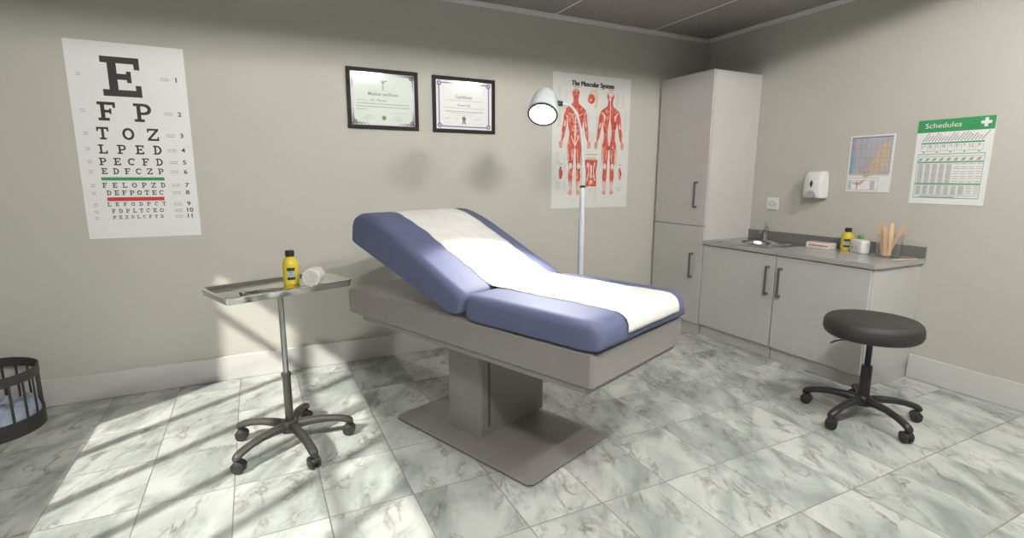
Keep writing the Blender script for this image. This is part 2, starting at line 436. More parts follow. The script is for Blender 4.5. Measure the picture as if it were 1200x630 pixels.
back = [(-.806, 1.098, -.806, 1.140, .045), (-.809, 1.082, -.803, 1.170, .022), (-.806, 1.072, -.790, 1.197, .008), (-.797, 1.064, -.765, 1.220, .002),
        (-.770, 1.053, -.715, 1.238, 0), (-.73, 1.039, -.645, 1.238, 0), (-.66, 1.016, -.57, 1.222, 0), (-.58, .990, -.48, 1.192, 0), (-.48, .957, -.38, 1.152, 0), (-.36, .918, -.27, 1.100, 0),
        (-.22, .873, -.15, 1.042, 0), (-.08, .827, -.02, .981, 0), (.03, .791, .08, .935, 0), (.085, .773, .145, .905, 0), (.130, .772, .172, .892, .004), (.165, .782, .188, .878, .014), (.186, .80, .194, .86, .035)]
cushion(back, .420).build('backrest_cushion', 'vinyl', couch, angle=60)
seat = [(.203, .80, .203, .86, .035), (.208, .776, .212, .880, .012), (.225, .765, .230, .890, .003), (.26, .762, .27, .892, 0), (.4, .762, .4, .892, 0), (.6, .762, .6, .892, 0), (.8, .762, .8, .892, 0),
        (.88, .762, .88, .891, 0), (.93, .763, .925, .888, .003), (.955, .765, .948, .880, .010), (.972, .770, .965, .864, .022), (.980, .785, .979, .835, .042)]
cushion(seat, .420).build('seat_cushion', 'vinyl', couch, angle=60)
# paper roll sheet laid over both cushions and folded over the foot end
prof = [(a[2], a[3]) for a in back[2:14]] + [(.19, .896)] + [(s_, z_) for s_, z_ in ((.24, .895), (.4, .893), (.6, .893), (.8, .893), (.88, .892), (.93, .889), (.955, .880), (.974, .864), (.984, .84), (.985, .82), (.985, .806))]
dense = []
for (a, za), (b, zb) in zip(prof, prof[1:]):
    k = max(1, int(math.hypot(b - a, zb - za) / .018))
    for i in range(k): dense.append((a + (b - a) * i / k, za + (zb - za) * i / k))
dense.append(prof[-1])
pm = MB(); NT = 26; vs = []; fs = []
from mathutils import noise
for i, (s_, z_) in enumerate(dense):
    p0 = dense[max(0, i - 1)]; p1 = dense[min(len(dense) - 1, i + 1)]; tx, tz = p1[0] - p0[0], p1[1] - p0[1]; ln = math.hypot(tx, tz); nx, nz = -tz / ln, tx / ln
    for j in range(NT + 1):
        f = j / NT; wob = .004 * sin(i * .35) + .003 * sin(i * .9 + 1)
        t_ = -.20 + .50 * f + wob * (1 if f < .5 else -1) * abs(f - .5) * 2
        head = max(0, 1 - i / 14.); foot = max(0, 1 - (len(dense) - 1 - i) / 12.)
        h = .0014 + .0010 * noise.noise(Vector((s_ * 9, t_ * 9, 0))) + head * .005 * abs(noise.noise(Vector((s_ * 5, t_ * 22, 3)))) + foot * .005 * abs(noise.noise(Vector((i * .06, t_ * 16, 9))))
        if j in (0, NT): h = -.0004
        h += .0012
        vs.append((s_ + nx * h, t_, z_ + nz * h))
for i in range(len(dense) - 1):
    for j in range(NT):
        a = i * (NT + 1) + j; fs.append((a, a + 1, a + NT + 2, a + NT + 1))
pm.add(vs, fs)
po = pm.build('couch_paper', 'paper', None, normals=False, angle=180)
po.location = couch.location; po.rotation_euler = couch.rotation_euler
sm = po.modifiers.new('thickness', 'SOLIDIFY'); sm.thickness = .0012; sm.offset = 0
tag(po, 'white protective paper sheet running down the middle of the blue couch', 'paper sheet')

# ------------------------------------------------------------------ star base with castors, shared shape
def caster(parent, a, Rr, material):
    """twin-wheel castor hanging under a leg tip"""
    ca, sa = cos(a), sin(a)
    pos = Vector((Rr * ca, Rr * sa, 0))
    yaw = a + random.uniform(-1.2, 1.2)
    Mx = Matrix.Translation(pos) @ Matrix.Rotation(yaw, 4, 'Z')
    b = MB()
    for sgn in (-1, 1):
        W = Mx @ Matrix.Translation((0, sgn * .0155, .031)) @ Matrix.Rotation(pi / 2, 4, 'X') @ Matrix.Scale(1.18, 4)
        b.lathe([(.006, -.0095), (.021, -.0095), (.0258, -.006), (.0262, 0), (.0258, .006), (.021, .0095), (.012, .0095), (.010, .0125), (.006, .0125)], 24, W)
    o = b.build('castor', material, parent, angle=40)
    h = MB()
    ls = []
    for w_ in (-.021, .021):
        ls.append([Mx @ Vector((.034 * cos(q), w_ * 1.15, .031 + .036 * sin(q))) for q in [R(d) for d in range(10, 171, 16)]] + [Mx @ Vector((-.024, w_ * 1.15, .040)), Mx @ Vector((.024, w_ * 1.15, .040))])
    h.loops(ls); h.tube([Mx @ Vector((0, 0, .06)), Mx @ Vector((0, 0, .085))], .011)
    h.build('castor_hood', material, o, bevel=.002)
def star(root, a0, Rr, material, hub_z=.12):
    for k in range(5):
        a = a0 + k * 2 * pi / 5; ca, sa = cos(a), sin(a); ls = []
        path = [(.012, .118, .026, .028), (.05, .124, .027, .026), (.10, .128, .025, .023), (.17, .126, .024, .020), (.23, .116, .023, .019), (.275, .104, .024, .020), (Rr - .004, .093, .024, .021), (Rr + .014, .085, .022, .020), (Rr + .024, .080, .015, .014)]
        n = 12
        for r_, z_, w_, h_ in path:
            ls.append([Vector((r_ * ca - w_ * cos(2 * pi * i / n) * sa, r_ * sa + w_ * cos(2 * pi * i / n) * ca, z_ + h_ * sin(2 * pi * i / n))) for i in range(n)])
        MB().loops(ls).build('leg', material, root, angle=60)
        caster(root, a, Rr, 'blk2')
    MB().lathe([(.034, .085), (.048, .092), (.050, .125), (.042, .146), (.034, .154)], 28).build('hub', material, root)

# ------------------------------------------------------------------ instrument trolley
tx, ty, tz = .087, 2.878, .905
stand = empty('instrument_trolley', (tx, ty, 0), 0, 'height adjustable stainless steel tray on a chrome pole with five castors', 'instrument trolley')
star(stand, -.025, .305, 'blk')
MB().lathe([(.021, .13), (.021, .405), (.025, .407), (.026, .413), (.026, .420), (.021, .424), (.0135, .425)], 28).build('sleeve', 'blk', stand)
MB().lathe([(.0145, .42), (.0145, tz - .042), (.020, tz - .040), (.020, tz - .0342)], 24).build('pole', 'chrome', stand)
TA = .36
Rt = Matrix.Rotation(TA, 4, 'Z')
def tl(ins, z, hx=.318, hy=.178, r=.02):
    return [Rt @ Vector((p[0], p[1], tz + z)) for p in rrect(hx - ins, hy - ins, max(.004, r - ins * .3), 4)]
MB().loops([tl(.014, -.034), tl(.008, -.032), tl(.002, -.004), tl(.0, -.003), tl(-.001, .001), tl(.001, .003), tl(.010, .003), tl(.013, .0005), tl(.026, -.016), tl(.034, -.0185)]).build('tray', 'steel', stand, angle=60)
def tray_pt(u, v, h=0.): return Vector((tx, ty, tz - .0185 + h)) + (Rt @ Vector((u, v, 0)))

def bottle_yellow(loc, rz, label, H=.19, rad=.043):
    b = empty('medicine_bottle', loc, rz, label, 'bottle')
    k = H / .19; r = rad
    MB().lathe([(r * .86, 0), (r * .97, .003), (r, .009), (r, .112 * k), (r * .96, .122 * k), (r * .78, .139 * k), (r * .56, .151 * k), (r * .46, .155 * k), (r * .46, .162 * k)], 40).build('bottle_body', 'yellow', b)
    cp = MB().lathe([(r * .52, .157 * k), (r * .54, .160 * k), (r * .54, .184 * k), (r * .50, .19 * k), (r * .3, .19 * k)], 40)
    for i in range(20):
        a = 2 * pi * i / 20; cp.box(-.0012, .0012, r * .53, r * .565, .162 * k, .183 * k, Matrix.Rotation(a, 4, 'Z'))
    cp.build('cap', 'blk2', b)
    lb = MB()
    def band(z0, z1, a0, a1, q, mi):
        lb.mi = mi; n = 12; vs = []; fs = []
        for i in range(n + 1):
            a = a0 + (a1 - a0) * i / n; vs += [(q * cos(a), q * sin(a), z0), (q * cos(a), q * sin(a), z1)]
        for i in range(n): fs.append((2 * i, 2 * i + 2, 2 * i + 3, 2 * i + 1))
        lb.add(vs, fs)
    a0, a1 = R(-118), R(-62)
    band(.030 * k, .098 * k, a0, a1, r + .0005, 1); band(.046 * k, .080 * k, a0 + .02, a1 - .02, r + .001, 0)
    for z in (.074, .071): band(z * k, (z + .0016) * k, a0 + .25, a1 - .25, r + .0014, 1)
    for i in range(4): band((.052 + i * .004) * k, (.0535 + i * .004) * k, a0 + .2 + (i % 2) * .06, a1 - .2, r + .0014, 2)
    lb.build('label', ['labelwhite', 'blk2', 'ink2'], b, normals=False)
    return b
bottle_yellow((.150, 2.945, tz - .0185), R(-2), 'yellow medicine bottle with black cap standing on the steel tray', H=.182, rad=.041)
# bandage roll lying on the tray
q = Vector((.256, 2.885, tz - .0185)); ah = R(20)
rl = empty('bandage_roll', q, 0, 'white rolled bandage lying on its side on the steel tray', 'bandage roll')
ax = Vector((sin(ah), cos(ah), 0)); sd = Vector((cos(ah), -sin(ah), 0)); rr_ = .046
Mr = Matrix(((sd.x, 0, ax.x, 0), (sd.y, 0, ax.y, 0), (0, 1, 0, rr_), (0, 0, 0, 1)))
bd = MB(); bd.lathe([(.006, -.054), (.040, -.056), (.045, -.054), (.046, -.048), (.0455, 0), (.046, .048), (.045, .054), (.006, .054)], 40, Mr)
bd.build('gauze_body', 'gauze', rl, angle=50)
sp = [Mr @ Vector(((.006 + .035 * t) * cos(t * 6.5 * 2 * pi), (.006 + .035 * t) * sin(t * 6.5 * 2 * pi), -.0565)) for t in [i / 170 for i in range(171)]]
MB().tube(sp, .0011, 5).build('wound_edge', 'gauze', rl)
# scissors lying open on the tray
sc = empty('scissors', tray_pt(-.11, -.012, 0), TA - .15, 'small steel scissors lying open on the left of the tray', 'scissors')
for sgn in (-1, 1):
    Ms = Matrix.Rotation(sgn * R(13), 4, 'Z'); z0 = .0015 + (.002 if sgn > 0 else 0)
    b = MB()
    b.loops([[Ms @ Vector(p) for p in [(-.005, -.004, z), (.03, -.0035, z), (.075, 0, z), (.03, .003, z), (-.005, .004, z)]] for z in (z0, z0 + .0016)])
    b.tube([Ms @ Vector(p) for p in [(0, 0, z0 + .001), (-.03, sgn * .004, z0 + .001), (-.055, sgn * .003, z0 + .001)]], .0024, 8)
    b.tube([Ms @ Vector((-.070 + .016 * cos(a), sgn * .006 + .011 * sin(a), z0 + .001)) for a in [2 * pi * i / 20 for i in range(21)]], .0022, 8, cap=False)
    b.build('blade', 'handle', sc)
MB().lathe([(.003, .001), (.003, .0065), (.002, .007)], 14).build('pivot_screw', 'chrome', sc)

# ------------------------------------------------------------------ stool
stool = empty('stool', (3.252, 1.694, 0), 0, 'round black padded swivel stool on five castors in front of the cabinet', 'stool')
star(stool, -.611, .305, 'blk2')
MB().lathe([(.030, .13), (.031, .16), (.029, .335), (.026, .34), (.015, .341)], 28).build('sleeve', 'blk2', stool)
MB().lathe([(.0165, .335), (.0165, .505), (.035, .508), (.05, .519)], 24).build('gas_lift', 'piston', stool)
SZ = .520; SR = .254
MB().lathe([(.12, SZ), (SR - .05, SZ), (SR - .024, SZ + .006), (SR - .008, SZ + .020), (SR, SZ + .042), (SR - .002, SZ + .078), (SR - .010, SZ + .098), (SR - .024, SZ + .110), (SR - .045, SZ + .1135), (SR - .12, SZ + .114), (.01, SZ + .114)], 56).build('seat', 'seat', stool, angle=60)
la = R(160)
lv = [Vector((.03 * cos(la), .03 * sin(la), .505))]
lv += [Vector((r_ * cos(la), r_ * sin(la), z_)) for r_, z_ in ((.12, .508), (.20, .505), (.235, .500), (.262, .488))]
MB().tube(lv, .0045, 8, rs=[.004, .004, .0055, .007, .004], flat=.6).build('lever', 'blk2', stool)

# ------------------------------------------------------------------ floor lamp
lamp_b = Vector((2.08, 3.06, 0))
lamp = empty('floor_lamp', lamp_b, 0, 'white gooseneck examination lamp shining down on the couch', 'floor lamp')
MB().lathe([(.15, 0), (.152, .006), (.148, .018), (.10, .026), (.03, .032), (.024, .05)], 48).build('lamp_base', 'lamp', lamp)
MB().lathe([(.0205, .04), (.0205, 1.385)], 28).build('pole', 'lamp', lamp)
MB().lathe([(.0215, 1.383), (.0215, 1.392), (.015, 1.398), (.009, 1.399)], 24).build('collar', 'blk2', lamp)
hp = Vector((1.686, 2.95, 1.845))           # centre of the shade's mouth
nd = Vector((-.405, -.50, -.765)).normalized()    # where the shade points
zz = -nd; xx = Vector((1, 0, 0)); xx = (xx - zz * xx.dot(zz)).normalized(); yy = zz.cross(xx)
Mh = Matrix(((xx.x, yy.x, zz.x, hp.x - lamp_b.x), (xx.y, yy.y, zz.y, hp.y - lamp_b.y), (xx.z, yy.z, zz.z, hp.z), (0, 0, 0, 1)))
# bell shade, double walled
MB().lathe([(.086, .004), (.0905, 0), (.0955, .003), (.0955, .03), (.091, .08), (.083, .125), (.070, .165), (.054, .188), (.036, .198), (.006, .201)], 48, Mh, cap=False).build('lamp_shade', 'lamp', lamp, angle=60)
MB().lathe([(.086, .004), (.082, .03), (.072, .08), (.05, .13), (.02, .15), (.001, .15)], 40, Mh, cap=False).build('reflector', 'chrome', lamp)
MB().lathe([(.084, -.002), (.0965, -.002), (.0975, .002), (.0965, .006), (.084, .006)], 48, Mh, cap=False).build('rim', 'blk', lamp)
MB().lathe([(.001, .005), (.084, .005)], 48, Mh, cap=False).build('lens', 'lampglow', lamp, normals=False)
# neck
cn = Mh @ Vector((0, 0, .115)) ; cam_r = Vector((.895, -.446, 0))
side = (cam_r - nd * cam_r.dot(nd)).normalized()
k0 = cn + side * .078; k1 = cn + side * .118
MB().tube([k0, k1], .016, 16).build('neck_joint', 'blk2', lamp)
top = Vector((0, 0, 1.395))
def bez(a, b, c_, d, n=14): return [a * (1 - t) ** 3 + b * 3 * t * (1 - t) ** 2 + c_ * 3 * t * t * (1 - t) + d * t ** 3 for t in [i / n for i in range(n + 1)]]
MB().tube(bez(top, top + Vector((0, 0, .30)), k1 + side * .12 + Vector((0, 0, .03)), k1, 26), .0085, 12).build('gooseneck', 'lamp', lamp)
sl = bpy.data.lights.new('examination_lamp_beam', 'SPOT'); sl.energy = 160; sl.spot_size = R(54); sl.spot_blend = .35; sl.shadow_soft_size = .05; sl.color = (1, .98, .95)
so = bpy.data.objects.new('examination_lamp_beam', sl); COL.objects.link(so); so.parent = lamp
so.location = hp - lamp_b + nd * .012; so.rotation_euler = nd.to_track_quat('-Z', 'Y').to_euler()

# ------------------------------------------------------------------ tall cabinet and base units
CF = 3.66
def handle(parent, y, z0, z1, x):
    b = MB(); b.box(x - .037, x - .026, y - .009, y + .009, z0, z1)
    for z in (z0 + .012, z1 - .012): b.tube([(x - .030, y, z), (x + .001, y, z)], .0055, 10)
    b.box(x - .030, x + .001, y - .010, y + .010, z0 - .001, z0 + .018).box(x - .030, x + .001, y - .010, y + .010, z1 - .018, z1 + .001)
    return b.build('handle', 'handle', parent, bevel=.002)
tc_ = empty('tall_cabinet', (0, 0, 0), 0, 'tall white two door cabinet standing in the corner', 'cabinet')
tc_.location = (3.96, 3.73, 0)
def rel(mb, o, *a, **k):
    mb.v = [(v[0] - o.location.x, v[1] - o.location.y, v[2] - o.location.z) for v in mb.v]
    return mb.build(*a, **k)
rel(MB().box(CF + .022, X - .002, 3.412, 4.068, .09, 2.385), tc_, 'carcass', 'cabside', tc_, bevel=.002)
rel(MB().box(CF + .024, X - .01, 3.420, 4.062, 0, .09), tc_, 'plinth', 'cabside', tc_, bevel=.001)
d = rel(MB().box(CF, CF + .020, 3.4145, 4.066, 1.018, 2.387), tc_, 'upper_door', 'cab', tc_, bevel=.004, seg=3)
hb = MB(); hb = handle(tc_, 0, 0, .001, 0); bpy.data.objects.remove(hb)
def add_handle(door, root, y, z0, z1):
    h = handle(door, 0, 0, z1 - z0, 0)
    h.location = (CF - root.location.x, y - root.location.y, z0 - root.location.z)
    return h
add_handle(d, tc_, 3.53, 1.185, 1.42)
d = rel(MB().box(CF, CF + .020, 3.4145, 4.066, .094, 1.012), tc_, 'lower_door', 'cab', tc_, bevel=.004, seg=3)
add_handle(d, tc_, 3.535, .525, .762)

CY0, CY1 = 1.952, 3.408
def base_unit(y0, y1, hy, label, endpanel):
    r = empty('base_cabinet', ((CF + X) / 2, (y0 + y1) / 2, 0), 0, label, 'cabinet', None)
    b = MB()   # open-topped carcass made of panels
    x0, x1 = CF + .022, X - .002
    b.box(x0, x1, y0, y0 + .018, .10, .856).box(x0, x1, y1 - .018, y1, .10, .856).box(x0, x1, y0 + .018, y1 - .018, .10, .118).box(x1 - .01, x1, y0 + .018, y1 - .018, .118, .856)
    rel(b, r, 'carcass', 'cabside', r, smooth=False)
    rel(MB().box(CF + .035, x1, y0 + .006, y1, 0, .10), r, 'plinth', 'cabside', r, smooth=False)
    dd = rel(MB().box(CF, CF + .020, y0 + .003, y1 - .003, .105, .850), r, 'door', 'cab', r, bevel=.003, seg=3)
    add_handle(dd, r, hy, .527, .762)
base_unit(CY0, 2.660, 2.610, 'white low cabinet with one door at the open end of the worktop', True)
base_unit(2.664, CY1, 2.722, 'white low cabinet with one door under the sink', False)
# worktop with round bowl opening
BX, BY, BR = 3.955, 3.045, .150
def plate_with_hole(outer, holer, z0, z1, mb_name, material, parent, lip=None):
    bm = bmesh.new(); n = 40
    lo = {}
    for z in (z0, z1):
        vo = [bm.verts.new((p[0], p[1], z)) for p in outer]; vh = [bm.verts.new((BX + holer * cos(2 * pi * i / n), BY + holer * sin(2 * pi * i / n), z)) for i in range(n)]
        es = [bm.edges.new((vo[i], vo[(i + 1) % len(vo)])) for i in range(len(vo))] + [bm.edges.new((vh[i], vh[(i + 1) % n])) for i in range(n)]
        bmesh.ops.triangle_fill(bm, use_beauty=True, use_dissolve=False, edges=es); lo[z] = (vo, vh)
    for k in (0, 1):
        A, B = lo[z0][k], lo[z1][k]
        for i in range(len(A)):
            j = (i + 1) % len(A); bm.faces.new((A[i], A[j], B[j], B[i]))
    bmesh.ops.recalc_face_normals(bm, faces=bm.faces)
    me = bpy.data.meshes.new(mb_name)
    if parent:
        for v in bm.verts: v.co -= parent.location
    bm.to_mesh(me); bm.free(); me.materials.append(M[material])
    o = bpy.data.objects.new(mb_name, me); COL.objects.link(o); o.parent = parent
    return o
WT = .892
wk = empty('worktop', ((CF + X) / 2, 2.68, .858), 0, 'grey laminate worktop with low upstand over the white cabinets', 'worktop')
plate_with_hole([(CF - .014, 1.932), (X - .001, 1.932), (X - .001, 3.411), (CF - .014, 3.411)], BR + .004, .858, WT, 'counter_top', 'top', wk)
rel(MB().box(X - .022, X - .001, 1.932, 3.411, WT, WT + .082), wk, 'upstand', 'splash', wk, bevel=.002)
# sink
snk = empty('sink', (BX, BY, WT), 0, 'inset stainless steel round bowl sink with drainer beside the tall cabinet', 'sink')
out = []
def arcpts(cx, cy, r, a0, a1, n=8): return [(cx + r * cos(R(a0 + (a1 - a0) * i / n)), cy + r * sin(R(a0 + (a1 - a0) * i / n))) for i in range(n + 1)]
out = arcpts(4.165, 3.28, .05, 0, 90) + arcpts(3.755, 3.26, .07, 90, 180) + arcpts(3.765, 2.86, .08, 180, 262) + arcpts(4.15, 2.79, .065, 275, 360)
so_ = plate_with_hole(out, BR - .002, WT + .0005, WT + .006, 'sink_rim', 'sink', snk)
n = 40
bw = MB().lathe([(.003, -.135), (.02, -.135), (.10, -.13), (.135, -.115), (BR - .006, -.08), (BR - .002, 0.0), (BR + .004, .0085), (BR + .010, .0095), (BR + .016, .0062)], n, Matrix.Identity(4), cap=False)
bw.build('bowl', 'sink', snk, angle=60)
MB().lathe([(.001, -.133), (.022, -.133), (.026, -.130), (.03, -.1335)], 24, cap=False).build('drain', 'handle', snk)
for i in range(5): MB().tube([(-.12 + i * .06, -.165, .0062), (-.12 + i * .06, -.225, .0062)], .004, 8).build('drainer_rib', 'sink', snk)
tap = empty('tap', (4.165, 3.155, WT + .006), 0, 'chrome mixer tap at the back of the sink', 'tap')
MB().lathe([(.026, 0), (.026, .006), (.019, .012), (.0175, .06), (.019, .075), (.021, .10), (.019, .118), (.010, .124)], 28).build('tap_body', 'chrome', tap)
MB().tube([(0, 0, .065), (-.03, -.008, .085), (-.075, -.02, .092), (-.115, -.03, .080), (-.125, -.033, .062)], .0095, 14).build('spout', 'chrome', tap)
MB().tube([(0, 0, .118), (.006, .01, .135), (.012, .028, .152)], .006, 10, rs=[.010, .006, .007]).build('lever', 'chrome', tap)

# ------------------------------------------------------------------ things on the worktop
gb = empty('glove_box', (4.145, 2.622, WT), R(3), 'flat white carton with a red stripe lying between the sink and the yellow bottle', 'box')
MB().box(-.052, .052, -.095, .095, 0, .045).build('carton', 'white', gb, bevel=.002)
st = MB(); st.box(-.0525, -.0521, -.082, .070, .016, .027)
st.mi = 1
for i in range(13):
    if i in (3, 8): continue
    y = .064 - i * .0112; st.box(-.0530, -.0526, y - .0075, y, .0185, .0245)
st.build('red_band', ['pred', 'flesh'], gb, smooth=False)
MB().box(-.03, .03, -.075, .075, .045, .0462).build('top_print', 'flesh', gb, smooth=False)
bottle_yellow((4.19, 2.445, WT), R(-62), 'yellow medicine bottle with black cap standing on the worktop', H=.178, rad=.043)
wb = empty('lotion_bottle', (4.135, 2.315, WT), R(-24), 'squat white plastic bottle with green cap on the worktop', 'bottle')
# long side faces -x (towards the room)
def wl_(hx, hy, z, r=.018): return [Vector((p[0], p[1], z)) for p in rrect(hx, hy, r, 5)]
MB().loops([wl_(.030, .062, 0, .012), wl_(.035, .067, .005), wl_(.036, .068, .012), wl_(.036, .068, .083), wl_(.034, .064, .093), wl_(.027, .052, .101), wl_(.018, .028, .104, .014), wl_(.016, .017, .108, .0155)]).build('bottle_body', 'white', wb, angle=60)
cp = MB().lathe([(.0215, .107), (.0225, .109), (.0225, .128), (.020, .134), (.01, .134)], 32)
for i in range(18): cp.box(-.001, .001, .022, .0236, .110, .128, Matrix.Rotation(2 * pi * i / 18, 4, 'Z'))
cp.build('cap', 'whitegreen', wb)
lb = MB()
def lab(y0, y1, z0, z1, mi): lb.mi = mi; lb.box(-.0368, -.0362, y0, y1, z0, z1)
lab(.018, .045, .040, .050, 0); lab(.028, .040, .062, .068, 1)
for i, (y0, y1, z) in enumerate(((.002, .026, .062), (-.022, .004, .045), (-.018, .002, .041), (.020, .044, .030), (.024, .044, .026), (-.02, .004, .030), (-.02, .002, .026))): lab(y0, y1, z, z + .0022, 1)
lb.build('label', ['pgreen2', 'ink2'], wb, smooth=False)
# glass jar of wooden spatulas
jc = Vector((4.085, 2.085, WT))
jar = empty('spatula_jar', jc, 0, 'clear glass jar holding wooden spatulas at the end of the worktop', 'jar')
MB().lathe([(.001, .001), (.070, .001), (.074, .004), (.080, .160), (.082, .163), (.079, .165), (.0765, .160), (.0705, .008), (.001, .007)], 48, cap=False).build('jar_glass', 'jar', jar)
def spatula(p0, p1, roll, label, grp=None):
    p0, p1 = Vector(p0), Vector(p1); L_ = (p1 - p0).length
    o = empty('wooden_spatula', p0, 0, label, 'spatula', grp)
    hw = .0135; prof_ = [(hw * cos(a), L_ - hw + hw * sin(a)) for a in [R(d) for d in range(0, 181, 20)]] + [(-hw * cos(a), hw - hw * sin(a)) for a in [R(d) for d in range(0, 181, 20)]]
    b = MB().loops([[Vector((p[0], t, p[1])) for p in prof_] for t in (-.001, .001)])
    dz = (p1 - p0).normalized(); q_ = dz.to_track_quat('Z', 'Y') @ Matrix.Rotation(roll, 3, 'Z').to_quaternion()
    bpy.data.objects.remove(o)
    o = b.build('wooden_spatula', 'wood', None, bevel=.0004); o.location = p0; o.rotation_mode = 'QUATERNION'; o.rotation_quaternion = q_
    return tag(o, label, 'spatula', grp)
vd_ = R(-48)
G = 'wooden spatulas standing in the glass jar'
def js(dx0, dy0, dx1, dy1, h, roll, label):
    spatula(jc + Vector((dx0, dy0, .0095)), jc + Vector((dx1, dy1, h)), roll, label, G)
js(-.01, .03, -.035, .062, .243, R(60), 'wooden spatula leaning towards the white bottle, leftmost in the glass jar')
js(-.030, .005, -.045, .020, .226, R(62), 'shorter pale wooden spatula left of centre in the glass jar')
js(-.012, -.012, -.020, -.012, .250, R(62), 'tallest wooden spatula right of centre in the glass jar')
js(.01, .015, .03, -.064, .225, R(64), 'wooden spatula leaning far to the right in the glass jar')
# the loose one lies flat
b = MB(); hw = .0105; L_ = .2
prof_ = [(hw * cos(a), L_ / 2 - hw + hw * sin(a)) for a in [R(d) for d in range(0, 181, 20)]] + [(-hw * cos(a), -L_ / 2 + hw - hw * sin(a)) for a in [R(d) for d in range(0, 181, 20)]]
b.loops([[Vector((p[0], p[1], z)) for p in prof_] for z in (0, .002)])
o = b.build('wooden_spatula', 'wood', None, bevel=.0004); o.location = (4.075, 1.968, WT + .0002); o.rotation_euler = (0, 0, R(-106))
tag(o, 'loose wooden spatula lying flat at the edge of the worktop', 'spatula')

# ------------------------------------------------------------------ soap dispenser and socket on the right wall
sd_ = empty('soap_dispenser', (X, 2.775, 1.29), 0, 'white wall soap dispenser above the worktop', 'soap dispenser', rot=RIGHT)
ls = []
for y, w_, dp in ((0, .078, .085), (.004, .083, .092), (.03, .086, .100), (.11, .085, .102), (.185, .080, .094), (.212, .074, .082), (.222, .066, .068)):
    ls.append([Vector((p[0], y, p[1])) for p in [(-w_, .002), (-w_, dp - .03), (-w_ + .008, dp - .012), (-w_ + .025, dp - .003), (0, dp), (w_ - .025, dp - .003), (w_ - .008, dp - .012), (w_, dp - .03), (w_, .002)]])
MB().loops(ls).build('dispenser_body', 'white', sd_, bevel=.003, angle=40)
pb = MB()
ar = [(-.046, .003)] + [(-.046 * cos(a), .012 + .052 * sin(a)) for a in [R(k) for k in range(0, 181, 12)]] + [(.046, .003)]
pb.loops([[Vector((p[0], p[1], z + (.001 if p[1] > .02 else 0))) for p in ar] for z in (.090, .1065)]).build('push_lever', 'greyp', sd_, bevel=.002)
ln = [(.012 * sin(a) * (1 if True else 0), .118 + .029 * cos(a)) for a in [2 * pi * k / 24 for k in range(24)]]
ln = [(x_ * (1 - abs(y_ - .118) / .029 * .55), y_) for x_, y_ in ln]
MB().loops([[Vector((p[0], p[1], z)) for p in ln] for z in (.098, .1045)]).build('level_window', 'blk2', sd_)
sk = empty('wall_socket', (X, 3.188, 1.172), 0, 'square white wall socket beside the tall cabinet', 'socket', rot=RIGHT)
MB().box(-.057, .057, 0, .108, 0, .011).build('plate', 'white', sk, bevel=.003, seg=3)
for hx, y0, y1 in ((0, .062, .074), (-.030, .046, .056), (.030, .046, .056), (-.013, .034, .042), (.013, .034, .042)):
    MB().box(hx - .0033, hx + .0033, y0, y1, .011, .0114).build('pin_hole', 'ink', sk, smooth=False)

# ------------------------------------------------------------------ waste bin
bn = empty('waste_bin', (-1.468, 3.815, 0), 0, 'round dark grey metal bin with open bars at the left edge of the room', 'waste bin')
BRd = .255
def band(z0, z1): return MB().lathe([(BRd - .006, z0), (BRd, z0), (BRd, z1), (BRd - .006, z1), (BRd - .006, z0)], 64, cap=False)
band(.305, .36).build('top_ring', 'bin', bn)
band(0, .092).lathe([(.001, .004), (BRd - .004, .004), (BRd - .004, .008), (.001, .008)], 48, cap=False).build('bottom_band', 'bin', bn)
for i in range(22):
    a = 2 * pi * (i + .3) / 22
    MB().box(BRd - .008, BRd - .003, -.006, .006, .085, .312, Matrix.Rotation(a, 4, 'Z')).build('bar', 'bin', bn, smooth=False)
lin = MB(); ls = []
for k, (r_, z_) in enumerate(((.238, .012), (.241, .06), (.238, .10), (.20, .125), (.13, .115), (.06, .13), (.005, .12))):
    ls.append([Vector((min(BRd - .01, r_ * (1 + .03 * noise.noise(Vector((cos(2 * pi * i / 40) * 3, sin(2 * pi * i / 40) * 3, k))))) * cos(2 * pi * i / 40), min(BRd - .01, r_ * (1 + .03 * noise.noise(Vector((cos(2 * pi * i / 40) * 3, sin(2 * pi * i / 40) * 3, k))))) * sin(2 * pi * i / 40),
                      z_ + (.055 * noise.noise(Vector((cos(2 * pi * i / 40) * 3 * r_ / .2, sin(2 * pi * i / 40) * 3 * r_ / .2, 5.5))) if k > 1 else 0))) for i in range(40)])
lin.loops(ls); lo = lin.build('bin_liner', 'bag', None, angle=25)
lo.location = (-1.468, 3.815, .008); tag(lo, 'crumpled pale blue plastic liner inside the dark bin', 'bin liner')

# ------------------------------------------------------------------ posters
PT = .003
def poster(name, rect, wall, label, cat, sheet='sheet'):
    """a printed sheet, as one mesh with its printing; returns builder and helpers working in 0..1 across and up"""
    a0, a1, z0, z1 = rect; W = abs(a1 - a0); Hh = z1 - z0
    b = MB(); b.box(0, W, 0, Hh, 0, PT)
    return b, W, Hh
def finish(b, name, rect, wall, mats, label, cat, parent=None):
    o = b.build(name, mats, parent, smooth=False, normals=False)
    o.location = (rect[0], D - .001, rect[2]) if wall == 'back' else (X - .001, rect[0], rect[2])
    o.rotation_euler = BACK if wall == 'back' else RIGHT
    return tag(o, label, cat)

